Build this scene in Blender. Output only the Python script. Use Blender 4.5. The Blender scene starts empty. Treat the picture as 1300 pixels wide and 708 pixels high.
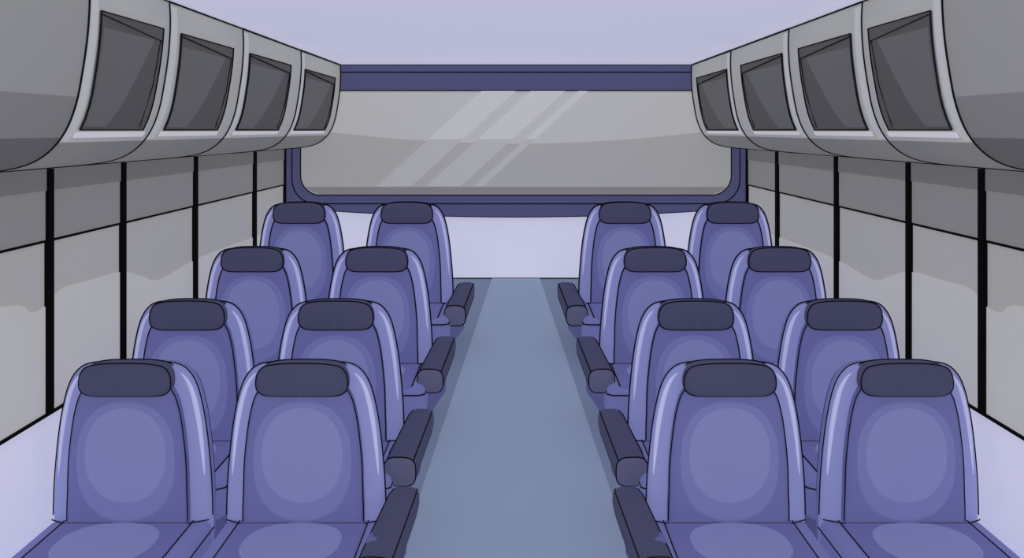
import bpy, bmesh, math
from mathutils import Vector

H = 1.65            # camera height above front floor (m)
W = 1.56            # half width of the bus
YB = 6.52           # rear wall
YF = 0.6            # front extent that is modelled
EMI = 0.62  # every surface glows in its own colour to flatten the shading
scene = bpy.context.scene
scene.view_settings.view_transform = 'Standard'
scene.view_settings.look = 'None'

# ---------------------------------------------------------------- materials
def lin(c):
    c = c/255.0
    return c/12.92 if c <= 0.04045 else ((c+0.055)/1.055)**2.4
MATS = {}
def mat(name, rgb, rough=0.9, spec=0.04, noise=0.015, emi=None, nscale=6.0):
    if name in MATS: return MATS[name]
    m = bpy.data.materials.new(name); m.use_nodes = True
    nt = m.node_tree; b = nt.nodes['Principled BSDF']
    col = (lin(rgb[0]), lin(rgb[1]), lin(rgb[2]), 1)
    tc = nt.nodes.new('ShaderNodeTexCoord')
    nz = nt.nodes.new('ShaderNodeTexNoise'); nz.inputs['Scale'].default_value = nscale
    nz.inputs['Detail'].default_value = 2
    mr = nt.nodes.new('ShaderNodeMapRange')
    mr.inputs['To Min'].default_value = 1-noise; mr.inputs['To Max'].default_value = 1+noise
    mx = nt.nodes.new('ShaderNodeVectorMath'); mx.operation = 'SCALE'
    mx.inputs[0].default_value = col[:3]
    nt.links.new(tc.outputs['Object'], nz.inputs['Vector'])
    nt.links.new(nz.outputs['Fac'], mr.inputs['Value'])
    nt.links.new(mr.outputs['Result'], mx.inputs['Scale'])
    nt.links.new(mx.outputs['Vector'], b.inputs['Base Color'])
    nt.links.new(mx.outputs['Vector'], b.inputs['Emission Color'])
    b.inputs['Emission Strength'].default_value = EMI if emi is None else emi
    b.inputs['Roughness'].default_value = rough
    b.inputs['Specular IOR Level'].default_value = spec
    MATS[name] = m
    return m

M_INK   = mat('ink_seam', (16,16,22), noise=0)
M_BLACK = mat('black_rubber', (8,8,8), noise=0)
M_CEIL  = mat('ceiling_lavender', (201,201,219))
M_WALL  = mat('wall_lavender', (204,204,220))
M_FLOOR = mat('floor_vinyl_shaded', (105,116,138))  # colour includes the shade on both sides of the aisle
M_FLOOR_LIT   = mat('floor_vinyl_lit', (125,138,160))
M_BLUE  = mat('frame_blue', (77,78,112))
M_G1 = mat('glass_grey', (156,156,154), rough=.6)
M_G2 = mat('glass_grey_light', (174,174,172), rough=.6)
M_G3 = mat('glass_grey_dark', (126,126,126), rough=.6)
M_G4 = mat('glass_bin_shade', (106,106,107), rough=.6)
M_G5 = mat('glass_glare_stripe', (184,184,183), rough=.6)  # lighter grey for painted glare
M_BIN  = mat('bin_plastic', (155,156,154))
M_BIND = mat('bin_plastic_shade', (116,116,116))
M_BINL = mat('bin_rim_highlight', (198,194,200))
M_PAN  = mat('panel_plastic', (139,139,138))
M_PANM = mat('panel_plastic_half_shade', (119,119,118))
M_PAND = mat('panel_plastic_shade', (93,93,94))
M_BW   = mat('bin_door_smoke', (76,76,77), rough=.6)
M_BW2  = mat('bin_door_painted_reflection', (90,90,91), rough=.6)
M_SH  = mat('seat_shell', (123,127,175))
M_SHS = mat('seat_shell_shade', (97,98,146))
M_SHD = mat('seat_deep_shade', (84,85,128))
M_HI  = mat('seat_edge_highlight', (170,172,207))
M_P1  = mat('seat_fabric', (93,94,142))
M_P2  = mat('seat_fabric_mid', (103,105,153))
M_P3  = mat('seat_fabric_light', (112,116,160))
M_HEAD= mat('headrest_navy', (65,66,90))
M_HEADL= mat('armrest_end', (82,83,108))

# ---------------------------------------------------------------- helpers
def link(o, parent=None):
    scene.collection.objects.link(o)
    if parent: o.parent = parent
    return o
def empty(name, loc=(0,0,0), scale=(1,1,1)):
    e = bpy.data.objects.new(name, None); e.location = loc; e.scale = scale
    e.empty_display_size = .1
    return link(e)
def mesh(name, vs, fs, mats, mi=None, smooth=False):
    me = bpy.data.meshes.new(name)
    me.from_pydata([tuple(v) for v in vs], [], fs)
    for m in (mats if isinstance(mats, (list, tuple)) else [mats]): me.materials.append(m)
    if mi:
        for p, i in zip(me.polygons, mi): p.material_index = i
    bm = bmesh.new(); bm.from_mesh(me)
    bmesh.ops.recalc_face_normals(bm, faces=bm.faces); bm.to_mesh(me); bm.free()
    if smooth:
        for p in me.polygons: p.use_smooth = True
    return me
def obj(name, data, parent=None, loc=(0,0,0), rot=(0,0,0)):
    o = bpy.data.objects.new(name, data); o.location = loc; o.rotation_euler = rot
    return link(o, parent)
def box_me(name, x0,x1,y0,y1,z0,z1, m):
    vs = [(x,y,z) for x in (x0,x1) for y in (y0,y1) for z in (z0,z1)]
    fs = [(0,1,3,2),(4,6,7,5),(0,4,5,1),(2,3,7,6),(0,2,6,4),(1,5,7,3)]
    return mesh(name, vs, fs, m)
def rbox_me(name, x0,x1,y0,y1,z0,z1, m, r=.03, seg=4):
    me = box_me(name, x0,x1,y0,y1,z0,z1, m)
    bm = bmesh.new(); bm.from_mesh(me)
    bmesh.ops.bevel(bm, geom=list(bm.edges), offset=r, segments=seg, affect='EDGES', profile=.5)
    bm.to_mesh(me); bm.free()
    for p in me.polygons: p.use_smooth = True
    return me
def tube_cu(name, pts, r, m, closed=False, taper=False):
    cu = bpy.data.curves.new(name, 'CURVE'); cu.dimensions = '3D'
    sp = cu.splines.new('POLY'); sp.points.add(len(pts)-1)
    for i, (p, q) in enumerate(zip(sp.points, pts)):
        p.co = (q[0], q[1], q[2], 1)
        if taper: p.radius = max(.08, math.sin(math.pi*i/(len(pts)-1))**.6)
    sp.use_cyclic_u = closed
    cu.bevel_depth = r; cu.bevel_resolution = 2; cu.use_fill_caps = True
    cu.materials.append(m)
    return cu
def catmull(pts, n=5):
    out = []
    P = [pts[0]] + list(pts) + [pts[-1]]
    for i in range(1, len(P)-2):
        for k in range(n):
            t = k/n
            out.append(tuple(0.5*((2*P[i][j]) + (-P[i-1][j]+P[i+1][j])*t +
                (2*P[i-1][j]-5*P[i][j]+4*P[i+1][j]-P[i+2][j])*t*t +
                (-P[i-1][j]+3*P[i][j]-3*P[i+1][j]+P[i+2][j])*t**3) for j in range(len(pts[0]))))
    out.append(tuple(pts[-1]))
    return out
def sym(right):
    r = catmull(right, 4)
    return r + [(-x, z) for x, z in reversed(r[:-1])]
def loft(name, outline, rings, mats, cz, side_mi=None):
    """rings: (y, inset). outline in xz. capped both ends."""
    n = len(outline); vs = []; fs = []; mi = []
    xm = max(abs(p[0]) for p in outline)
    for y, ins in rings:
        s = 1 - ins/xm
        for x, z in outline: vs.append((x*s, y, cz + (z-cz)*s))
    for k in range(len(rings)-1):
        for i in range(n):
            j = (i+1) % n
            fs.append((k*n+i, k*n+j, (k+1)*n+j, (k+1)*n+i))
            mi.append(side_mi[k] if side_mi else 0)
    fs.append(tuple(range(n))); fs.append(tuple(range((len(rings)-1)*n, len(rings)*n))); mi += [0,0]
    return mesh(name, vs, fs, mats, mi, smooth=True)
def slab(name, outline, y0, y1, m):
    n = len(outline)
    vs = [(x,y0,z) for x,z in outline] + [(x,y1,z) for x,z in outline]
    fs = [tuple(range(n)), tuple(range(n,2*n))] + [(i,(i+1)%n,n+(i+1)%n,n+i) for i in range(n)]
    return mesh(name, vs, fs, m)
def slabx(name, outline, x0, x1, m):
    n = len(outline)
    vs = [(x0,y,z) for y,z in outline] + [(x1,y,z) for y,z in outline]
    fs = [tuple(range(n)), tuple(range(n,2*n))] + [(i,(i+1)%n,n+(i+1)%n,n+i) for i in range(n)]
    return mesh(name, vs, fs, m)
def floor_z(y):    # ramped aisle, absolute z
    return H - 1.0 - (YB-y)*0.1886

# ---------------------------------------------------------------- shell
fl = mesh('floor', [(-W-.05,YF,floor_z(YF)),(W+.05,YF,floor_z(YF)),(W+.05,YB,floor_z(YB)),(-W-.05,YB,floor_z(YB)),
                    (-W-.05,YF,floor_z(YF)-.08),(W+.05,YF,floor_z(YF)-.08),(W+.05,YB,floor_z(YB)-.08),(-W-.05,YB,floor_z(YB)-.08)],
          [(0,1,2,3),(4,5,6,7),(0,1,5,4),(1,2,6,5),(2,3,7,6),(3,0,4,7)], M_FLOOR)
obj('floor', fl)
a = (0.16-0.426)/(YB-3.54)
hw = lambda y: 0.426 + a*(y-3.54)
h2 = .006
obj('floor_aisle_lit', mesh('floor_aisle_lit',  # lighter tapering strip paints the lit aisle; its edges imitate shadow edges
    [(-hw(YF),YF,floor_z(YF)+h2),(hw(YF),YF,floor_z(YF)+h2),(hw(YB),YB,floor_z(YB)+h2),(-hw(YB),YB,floor_z(YB)+h2),
     (-hw(YF),YF,floor_z(YF)-.01),(hw(YF),YF,floor_z(YF)-.01),(hw(YB),YB,floor_z(YB)-.01),(-hw(YB),YB,floor_z(YB)-.01)],
    [(0,1,2,3),(4,5,6,7),(0,1,5,4),(1,2,6,5),(2,3,7,6),(3,0,4,7)], M_FLOOR_LIT))
obj('ceiling', box_me('ceiling', -W-.1, W+.1, YF, YB+.1, H+.44, H+.52, M_CEIL))
obj('wall_back', box_me('wall_back', -W-.1, W+.1, YB, YB+.1, H-1.6, H+.44, M_WALL))
for side, s in (('left',-1),('right',1)):
    x0, x1 = sorted((s*W, s*(W+.1)))
    obj('wall_'+side, box_me('wall_'+side, x0, x1, YF, YB, -.7, H+.44, M_WALL))
obj('baseboard_back', tube_cu('baseboard_back', [(-W,YB-.006,floor_z(YB)+.004),(W,YB-.006,floor_z(YB)+.004)], .004, M_INK))

# ---------------------------------------------------------------- rear window
bk = empty('window_3')
arc = [(-W+.001, H-.535)] + [(x/10, H-.583+.03*(x/10)**2*.9) for x in range(-15,16)] + [(W-.001, H-.535)]
obj('frame', slab('rear_frame', [(W-.001,H+.438),(-W+.001,H+.438)]+arc, YB-.03, YB-.001, M_BLUE), bk)
def rrect(x0,x1,z0,z1,rb,rt,n=8):
    o=[]
    for cx,cz,r,a0 in ((x1-rb,z0+rb,rb,-90),(x1-rt,z1-rt,rt,0),(x0+rt,z1-rt,rt,90),(x0+rb,z0+rb,rb,180)):
        for k in range(n+1):
            t=math.radians(a0+90*k/n); o.append((cx+r*math.cos(t), cz+r*math.sin(t)))
    return o
g = rrect(-1.44,1.44,H-.435,H+.265,.13,.02)
obj('glass', slab('rear_glass', g, YB-.04, YB-.03, M_G1), bk)
gl = [(x,z) for x,z in g]
obj('gasket', tube_cu('rear_gasket', [(x,YB-.042,z) for x,z in gl], .004, M_INK, True), bk)
g2 = rrect(-1.50,1.50,H-.493,H+.387,.16,.02)
obj('frame_groove', tube_cu('rear_groove', [(x,YB-.032,z) for x,z in g2], .004, M_INK, True), bk)
obj('frame_edge', tube_cu('rear_edge', [(x,YB-.03,z) for x,z in arc], .003, M_INK), bk)
obj('frame_top_edge', tube_cu('rear_edge_t', [(-1.2,YB-.035,H+.436),(1.2,YB-.035,H+.436)], .0025, M_INK), bk)
low = [(x/10, H+.01-.10*(1-(x/14.2)**2)) for x in range(14,-15,-1)]
obj('glass_upper', slab('rear_glass_u', [(-1.42,H+.25),(1.42,H+.25)]+low, YB-.044, YB-.04, M_G2), bk)
obj('glass_lower_tint', slab('rear_glass_l', [(-1.31,H-.43),(1.31,H-.43),(1.39,H-.40),(1.41,H-.38),(-1.41,H-.38),(-1.39,H-.40)], YB-.044, YB-.04, M_G3), bk)
M_G6 = mat('glass_glare_stripe_low', (168,168,167), rough=.6)
def stripe(nm, t0,t1,b0,b1):  # glare streaks painted on the pane as lighter slabs
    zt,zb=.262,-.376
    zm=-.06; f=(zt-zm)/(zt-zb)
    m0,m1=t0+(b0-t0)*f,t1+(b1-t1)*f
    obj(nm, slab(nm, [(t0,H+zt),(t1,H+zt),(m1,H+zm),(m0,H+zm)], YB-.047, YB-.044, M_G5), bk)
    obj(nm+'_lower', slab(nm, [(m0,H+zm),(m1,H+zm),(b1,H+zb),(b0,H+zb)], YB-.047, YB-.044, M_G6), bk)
stripe('glare_stripe_a', -.23, .0, -.93, -.70)
stripe('glare_stripe_b', .10, .33, -.60, -.37)
stripe('glare_stripe_c', .42, .48, -.28, -.22)

# ---------------------------------------------------------------- side windows
posts = [3.21, 3.81, 4.67, 5.73, 6.49]
near = [0.9, 1.6, 2.4]
hill = [(1.0,-.56),(2.0,-.50),(2.93,-.535),(3.10,-.585),(3.20,-.58),(3.32,-.542),(3.52,-.548),(3.80,-.556),(4.0,-.60),(4.22,-.652),
        (4.68,-.628),(5.4,-.63),(6.5,-.64)]
hill = catmull(hill,4)
ZT = H-.128
wi = 1
for s in (-1,1):
    def X(d): return s*(W-d)
    e = empty('window_%d'%wi); wi += 1
    y0, y1 = YF+.05, YB-.04
    obj('glass', slabx('side_glass', [(y0,H-.935),(y1,H-.935),(y1,ZT),(y0,ZT)], X(.001), X(.006), M_G1), e)
    hp = [(max(y0,min(y1,y)),H+z) for y,z in hill]
    obj('glass_lower', slabx('side_glass_l', [(y0,H-.935),(y1,H-.935)]+list(reversed(hp)), X(.006), X(.010), M_G2), e)
    obj('glass_upper', slabx('side_glass_u', [(y0,H-.365),(y1,H-.365),(y1,ZT),(y0,ZT)], X(.006), X(.010), M_G3), e)
    obj('glass_shade_strip', slabx('side_glass_shade', [(y0,H-.20),(y1,H-.20),(y1,ZT),(y0,ZT)], X(.010), X(.014), M_G4), e)  # darker strip: shade under the bin, painted onto the pane
    obj('rail_mid', box_me('rail_mid', *sorted((X(.001),X(.018))), y0,y1,H-.369,H-.362, M_BLACK), e)
    obj('rail_bottom', box_me('rail_bottom', *sorted((X(.001),X(.020))), y0,y1,H-.942,H-.934, M_BLACK), e)
    for i,y in enumerate(near+posts):
        w = .018 if y<4 else (.022 if y<5 else .026)
        obj('post_%d'%(i+1), box_me('post', *sorted((X(.001),X(.022))), y-w,y+w,H-.935,ZT, M_BLACK), e)

# ---------------------------------------------------------------- overhead bins
prof = catmull([(1.175,.438),(1.172,.36),(1.178,.26),(1.192,.16),(1.21,.07),(1.24,-.005),(1.285,-.06),(1.345,-.095),(1.43,-.113),(1.555,-.125)],4)
def px(z):
    for (xa,za),(xb,zb) in zip(prof,prof[1:]):
        if zb <= z <= za:
            t=(za-z)/(za-zb) if za!=zb else 0
            return xa+(xb-xa)*t
    return prof[0][0] if z>0 else prof[-1][0]
def bin_body(s, y0, y1, mats, splits):
    pts = [(s*x, H+z) for x,z in prof] + [(s*(W-.002), H-.125), (s*(W-.002), H+.438)]
    n=len(pts); vs=[(x,y0,z) for x,z in pts]+[(x,y1,z) for x,z in pts]
    fs=[tuple(range(n)),tuple(range(n,2*n))]; mi=[0,0]
    for i in range(n):
        j=(i+1)%n; fs.append((i,j,n+j,n+i))
        zz=(pts[i][1]+pts[j][1])/2-H
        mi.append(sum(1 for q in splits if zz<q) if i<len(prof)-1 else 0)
    me = mesh('bin_body', vs, fs, mats, mi)
    for p in me.polygons:
        if len(p.vertices)==4: p.use_smooth=True
    return me
def patch(nm, s, ya, yb, yc, yd, z0, z1, off, m, n=10):
    """bottom edge ya..yb, top edge yc..yd"""
    vs=[];fs=[]
    for k in range(n+1):
        t=k/n; z=z0+(z1-z0)*t
        for o in (off-.004, off):
            vs += [(s*(px(z)-o), ya+(yc-ya)*t, H+z), (s*(px(z)-o), yb+(yd-yb)*t, H+z)]
    for k in range(n):
        b=k*4; c=b+4
        fs += [(b+2,b+3,c+3,c+2),(b,b+1,c+1,c),(b,b+2,c+2,c),(b+1,b+3,c+3,c+1)]
    fs += [(0,1,3,2),(n*4,n*4+1,n*4+3,n*4+2)]
    return mesh(nm, vs, fs, m)
def frame_pts(s, ya,yb,yc,yd,z0,z1,off,n=10):
    P=[(s*(px(z0+(z1-z0)*k/n)-off), ya+(yc-ya)*k/n, H+z0+(z1-z0)*k/n) for k in range(n+1)]
    P+=[(s*(px(z1-(z1-z0)*k/n)-off), yd+(yb-yd)*k/n, H+z1-(z1-z0)*k/n) for k in range(n+1)]
    return P
divs=[2.66,3.28,4.16,5.28,6.46]
doors=[(2.72,3.19),(3.37,3.98),(4.24,5.00),(5.35,6.22)]
M_EDGE = mat('bin_edge_highlight',(170,171,172))
for s in (-1,1):
    e = empty('bin_end_panel')
    obj('panel', bin_body(s, YF, divs[0]-.002, [M_PAN, M_PANM, M_PAND], (.10,-.02)), e)  # tones darken downwards: shading of the curve painted by material
    obj('seam', tube_cu('seam',[(s*(x-.002),divs[0],H+z) for x,z in prof],.003,M_INK), e)
    obj('lower_edge', tube_cu('lower_edge',[(s*1.553,YF,H-.126),(s*1.553,divs[0],H-.126)],.003,M_INK), e)
    for i in range(4):
        e = empty('overhead_bin')
        a0,a1 = divs[i],divs[i+1]; r=.0028+.0009*i
        obj('body', bin_body(s, a0+.001, a1-.001, [M_BIN, M_BIND], (-.035,)), e)  # underside gets a darker copy of the plastic as painted shade
        obj('seam', tube_cu('seam',[(s*(x-.002),a1,H+z) for x,z in prof],r,M_INK), e)
        obj('top_edge', tube_cu('top_edge',[(s*1.172,a0,H+.434),(s*1.172,a1,H+.434)],r,M_INK), e)
        obj('lower_edge', tube_cu('lower_edge',[(s*1.553,a0,H-.126),(s*1.553,a1,H-.126)],r,M_INK), e)
        d0,d1 = doors[i]; k=.01*(i+1)
        obj('door_surround', patch('surround',s,d0-.03,d1+.03+k,d0-.02,d1+.03+k,-.012,.36,.003,M_BIN), e)
        obj('door_glass', patch('door',s,d0+.01,d1,d0,d1+.01,.0,.335,.008,M_BW), e)
        obj('door_reflection', patch('door_reflection_facet',s,d0+.02,d0+(d1-d0)*.35,d0+.02,d0+(d1-d0)*.85,.01,.29,.012,M_BW2), e)  # lighter facet, a reflection painted on the door glass
        obj('door_outline', tube_cu('door_outline',frame_pts(s,d0+.01,d1,d0,d1+.01,.0,.335,.010),r*.9,M_INK,True), e)
        obj('door_bar', tube_cu('door_bar',[(s*(px(.31)-.012),d0+.01,H+.325),(s*(px(.29)-.014),d1,H+.29)],r*.7,M_INK), e)
        obj('door_inner_edge', tube_cu('door_in',[(s*(px(.29)-.013),d1-.02,H+.29),(s*(px(.15)-.013),d1-.035,H+.15),(s*(px(.01)-.013),d1-.05,H+.01)],r*.6,M_INK), e)
        obj('lip', patch('lip',s,d0-.01,d1+.02,d0-.01,d1+.02,-.022,-.006,.014,M_BINL,3), e)  # pale colour paints a highlight along the lip
        obj('rim_highlight', patch('rim_highlight',s,a0+.012,a0+.012+.03+k,a0+.012,a0+.012+.03+k,-.03,.42,.005,M_EDGE), e)  # lighter strip, highlight put into the colour

# ---------------------------------------------------------------- seats (local: x across, -y toward front, z=0 cushion top)
shell_o = sym([(0.0,-.16),(.20,-.16),(.248,-.12),(.258,-.02),(.256,.1),(.249,.2),(.238,.3),(.224,.38),(.207,.44),(.184,.48),(.150,.505),(.09,.514),(0,.515)])
pad_o   = sym([(0.0,-.02),(.15,-.02),(.188,-.015),(.192,.03),(.190,.1),(.187,.2),(.177,.3),(.165,.37),(.148,.42),(.115,.45),(0,.46)])
head_o  = sym([(0,.418),(.08,.418),(.118,.422),(.139,.437),(.143,.463),(.137,.490),(.118,.510),(.07,.519),(0,.521)])
CZ=.2
SR=[(.12,.05),(.11,.032),(.085,.022),(.04,.006),(.0,.0),(-.018,.010),(-.026,.030)]
me_shell = loft('seat_shell', shell_o, SR, [M_SH,M_SHS], CZ, [1,1,1,1,0,0])  # side faces use a darker shell copy, shade painted in
me_pad = loft('seat_pad', pad_o, [(-.01,.0),(-.05,.0),(-.062,.010),(-.068,.026)], [M_P1,M_SHD], CZ, [1,0,0])  # pad sides take a darker material as painted shading
me_head = loft('headrest', head_o, [(.015,.03),(-.005,.006),(-.04,-.003),(-.070,-.003),(-.088,.006),(-.098,.026)], M_HEAD, .466)
def ellipse_pad(name, cx,cz,rx,rz,y0,y1,m,flat=False,n=36,e=2.4):
    o=[]
    for k in range(n):
        t=2*math.pi*k/n; c,sn=math.cos(t),math.sin(t)
        o.append((rx*math.copysign(abs(c)**(2/e),c), rz*math.copysign(abs(sn)**(2/e),sn)))
    vs=[];fs=[]
    for y,sc in ((y0,1),(y0+(y1-y0)*.6,.985),(y1,.95)):
        for x,z in o:
            vs.append((cx+x*sc, cz+z*sc, y) if flat else (cx+x*sc, y, cz+z*sc))
    for k in range(2):
        for i in range(n):
            j=(i+1)%n; fs.append((k*n+i,k*n+j,(k+1)*n+j,(k+1)*n+i))
    fs += [tuple(range(n)),tuple(range(2*n,3*n))]
    return mesh(name,vs,fs,m)
me_e1 = ellipse_pad('back_inlay', 0,.205,.158,.195,-.064,-.0710,M_P2)
me_e2 = ellipse_pad('back_inlay_center', 0,.225,.130,.155,-.069,-.0735,M_P3,e=2.2)
me_c  = rbox_me('cushion', -.262,.262,-.47,.0,-.14,.0, M_P2, r=.035)
me_cp = rbox_me('cushion_panel', -.205,.205,-.455,-.03,-.05,.008, M_P1, r=.015)
me_ce = ellipse_pad('cushion_inlay', 0,-.22,.15,.15,.006,.012,M_P3,flat=True)
def seams(k):
    r=.0021*k
    out=[]
    out.append(('pad_piping', tube_cu('pad_piping',[(x,-.056,z) for x,z in pad_o],r,M_INK,True)))
    out.append(('headrest_piping', tube_cu('head_piping',[(x*1.02,-.076,.466+(z-.466)*1.03) for x,z in head_o],r,M_INK,True)))
    out.append(('headrest_rear_piping', tube_cu('head_piping_r',[(x*1.0,-.012,.466+(z-.466)*1.0) for x,z in head_o if z>.45],r,M_INK)))
    sh=[p for p in shell_o if p[1]>-.02]
    out.append(('shell_piping', tube_cu('shell_piping',[(x*.998,-.008,CZ+(z-CZ)*.998) for x,z in sh],r*1.1,M_INK)))
    s2=[p for p in shell_o if p[1]>-.0 ]
    out.append(('shell_rear_piping', tube_cu('shell_in',[(x*.918,.082,CZ+(z-CZ)*.918) for x,z in s2],r,M_INK)))
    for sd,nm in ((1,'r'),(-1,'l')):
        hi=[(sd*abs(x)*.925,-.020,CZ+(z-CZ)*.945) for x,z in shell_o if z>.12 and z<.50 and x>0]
        out.append(('painted_highlight_'+nm, tube_cu('hi_'+nm,hi,.0085,M_HI,taper=True)))  # pale tube imitates the highlight on the rounded shell edge
    out.append(('cushion_piping', tube_cu('cush_p',[(-.262,-.01,-.03),(-.262,-.45,-.03),(-.235,-.472,-.03),(.235,-.472,-.03),(.262,-.45,-.03),(.262,-.01,-.03)],r,M_INK)))
    out.append(('cushion_back_seam', tube_cu('cush_b',[(-.252,-.030,.002),(-.20,-.070,.007),(.20,-.070,.007),(.252,-.030,.002)],r,M_INK)))
    for sd,nm in ((1,'r'),(-1,'l')):
        out.append(('cushion_seam_'+nm, tube_cu('cush_s',[(sd*.206,-.04,.003),(sd*.206,-.45,.003)],r,M_INK)))
    return out
ASEC=[(.03,.098,.020,.020),(.022,.108,.036,.030),(.0,.116,.046,.038),(-.05,.116,.051,.043),(-.20,.090,.054,.045),(-.34,.066,.057,.047),(-.385,.056,.057,.048),(-.402,.047,.050,.041)]
def se(t,hx,hz,e=3.2):
    c,sn=math.cos(t),math.sin(t)
    return hx*math.copysign(abs(c)**(2/e),c), hz*math.copysign(abs(sn)**(2/e),sn)
def arm_me():
    vs=[];fs=[];n=20
    for y,zt,hx,hz in ASEC:
        for k in range(n):
            x,z=se(2*math.pi*k/n,hx,hz); vs.append((x,y,zt-hz+z))
    L=len(ASEC)
    for a in range(L-1):
        for i in range(n):
            j=(i+1)%n; fs.append((a*n+i,a*n+j,(a+1)*n+j,(a+1)*n+i))
    fs += [tuple(range(n)),tuple(range((L-1)*n,L*n))]
    mi=[0]*len(fs); mi[-1]=1
    for i in range((L-2)*n,(L-1)*n): mi[i]=1
    return mesh('armrest',vs,fs,[M_HEAD,M_HEADL],mi,smooth=True)
me_arm=arm_me()
def arm_lines(k):
    r=.0021*k
    def rail(t,secs): return [(se(t,hx,hz)[0],y,zt-hz+se(t,hx,hz)[1]+.001) for y,zt,hx,hz in secs]
    R=rail(math.radians(40),ASEC[:-1]); L=rail(math.radians(140),ASEC[:-1])
    top=L[::-1]+R
    y,zt,hx,hz=ASEC[-2]
    ring=[(1.01*se(2*math.pi*i/24,hx,hz)[0],y-.001,zt-hz+1.01*se(2*math.pi*i/24,hx,hz)[1]) for i in range(24)]
    lo=[(se(t,hx,hz)[0],y,zt-hz+se(t,hx,hz)[1]) for t in (math.radians(-35),) for y,zt,hx,hz in ASEC[1:-1]]
    lo2=[(-x,y,z) for x,y,z in lo]
    return [('arm_piping',tube_cu('arm_piping',top,r,M_INK)),('arm_end_piping',tube_cu('arm_end',ring,r,M_INK,True)),
            ('arm_piping_low_r',tube_cu('arm_low',lo,r,M_INK)),('arm_piping_low_l',tube_cu('arm_low2',lo2,r,M_INK))]
me_armsup = rbox_me('arm_support', -.022,.022,-.31,.06,-.15,.055, M_SHD, r=.012, seg=3)

rows=[ # depth, outerX, innerX, z of top, back height, armrest tweak
 (3.10,1.2375,.6775,-.745,.507,.015,-.018),
 (3.80,1.278,.700,-.672,.546,.005,-.008),
 (4.60,1.243,.656,-.562,.548,.012,0),
 (5.52,1.228,.617,-.418,.571,0,-.01)]
for ri,(d,ox,ix,zt,hb,adx,adz) in enumerate(rows):
    k = d/3.1
    sm = seams(k); al = arm_lines(k)
    kz = hb/.515
    zc = zt-hb
    for s in (-1,1):
        for inner,xx in ((0,ox),(1,ix)):
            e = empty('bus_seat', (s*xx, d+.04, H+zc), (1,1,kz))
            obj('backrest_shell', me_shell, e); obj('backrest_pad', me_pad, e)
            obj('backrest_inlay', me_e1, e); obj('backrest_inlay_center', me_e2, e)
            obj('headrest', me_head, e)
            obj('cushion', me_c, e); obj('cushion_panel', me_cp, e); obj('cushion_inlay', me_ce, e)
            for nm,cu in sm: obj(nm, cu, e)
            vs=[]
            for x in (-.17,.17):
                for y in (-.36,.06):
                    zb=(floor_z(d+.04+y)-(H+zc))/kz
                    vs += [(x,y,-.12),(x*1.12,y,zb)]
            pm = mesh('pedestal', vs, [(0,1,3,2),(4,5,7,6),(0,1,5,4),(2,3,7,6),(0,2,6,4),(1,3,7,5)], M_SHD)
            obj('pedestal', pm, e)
            if inner:
                ax = -s*(.335-adx); rz = (0,0,s*math.radians(6.5))
                obj('armrest', me_arm, e, (ax,0,adz), rz)
                for nm,cu in al: obj(nm, cu, e, (ax,0,adz), rz)
                obj('armrest_support', me_armsup, e, (-s*.290,0,0), rz)

# ---------------------------------------------------------------- light
w = bpy.data.worlds.new('World'); scene.world = w; w.use_nodes=True
w.node_tree.nodes['Background'].inputs[0].default_value=(1,.99,.95,1)
w.node_tree.nodes['Background'].inputs[1].default_value=.5
sd = bpy.data.lights.new('sun','SUN'); sd.energy=.35; sd.angle=math.radians(40)
so = link(bpy.data.objects.new('sun',sd)); so.rotation_euler=(math.radians(80),0,0)

# ---------------------------------------------------------------- camera
cd=bpy.data.cameras.new('camera'); cd.sensor_width=36; cd.lens=1230/1300*36
cd.shift_x=-5/1300; cd.shift_y=-189/1300; cd.clip_start=.05
co=link(bpy.data.objects.new('camera',cd)); co.location=(0,0,H); co.rotation_euler=(math.radians(90),0,0)
scene.camera=co
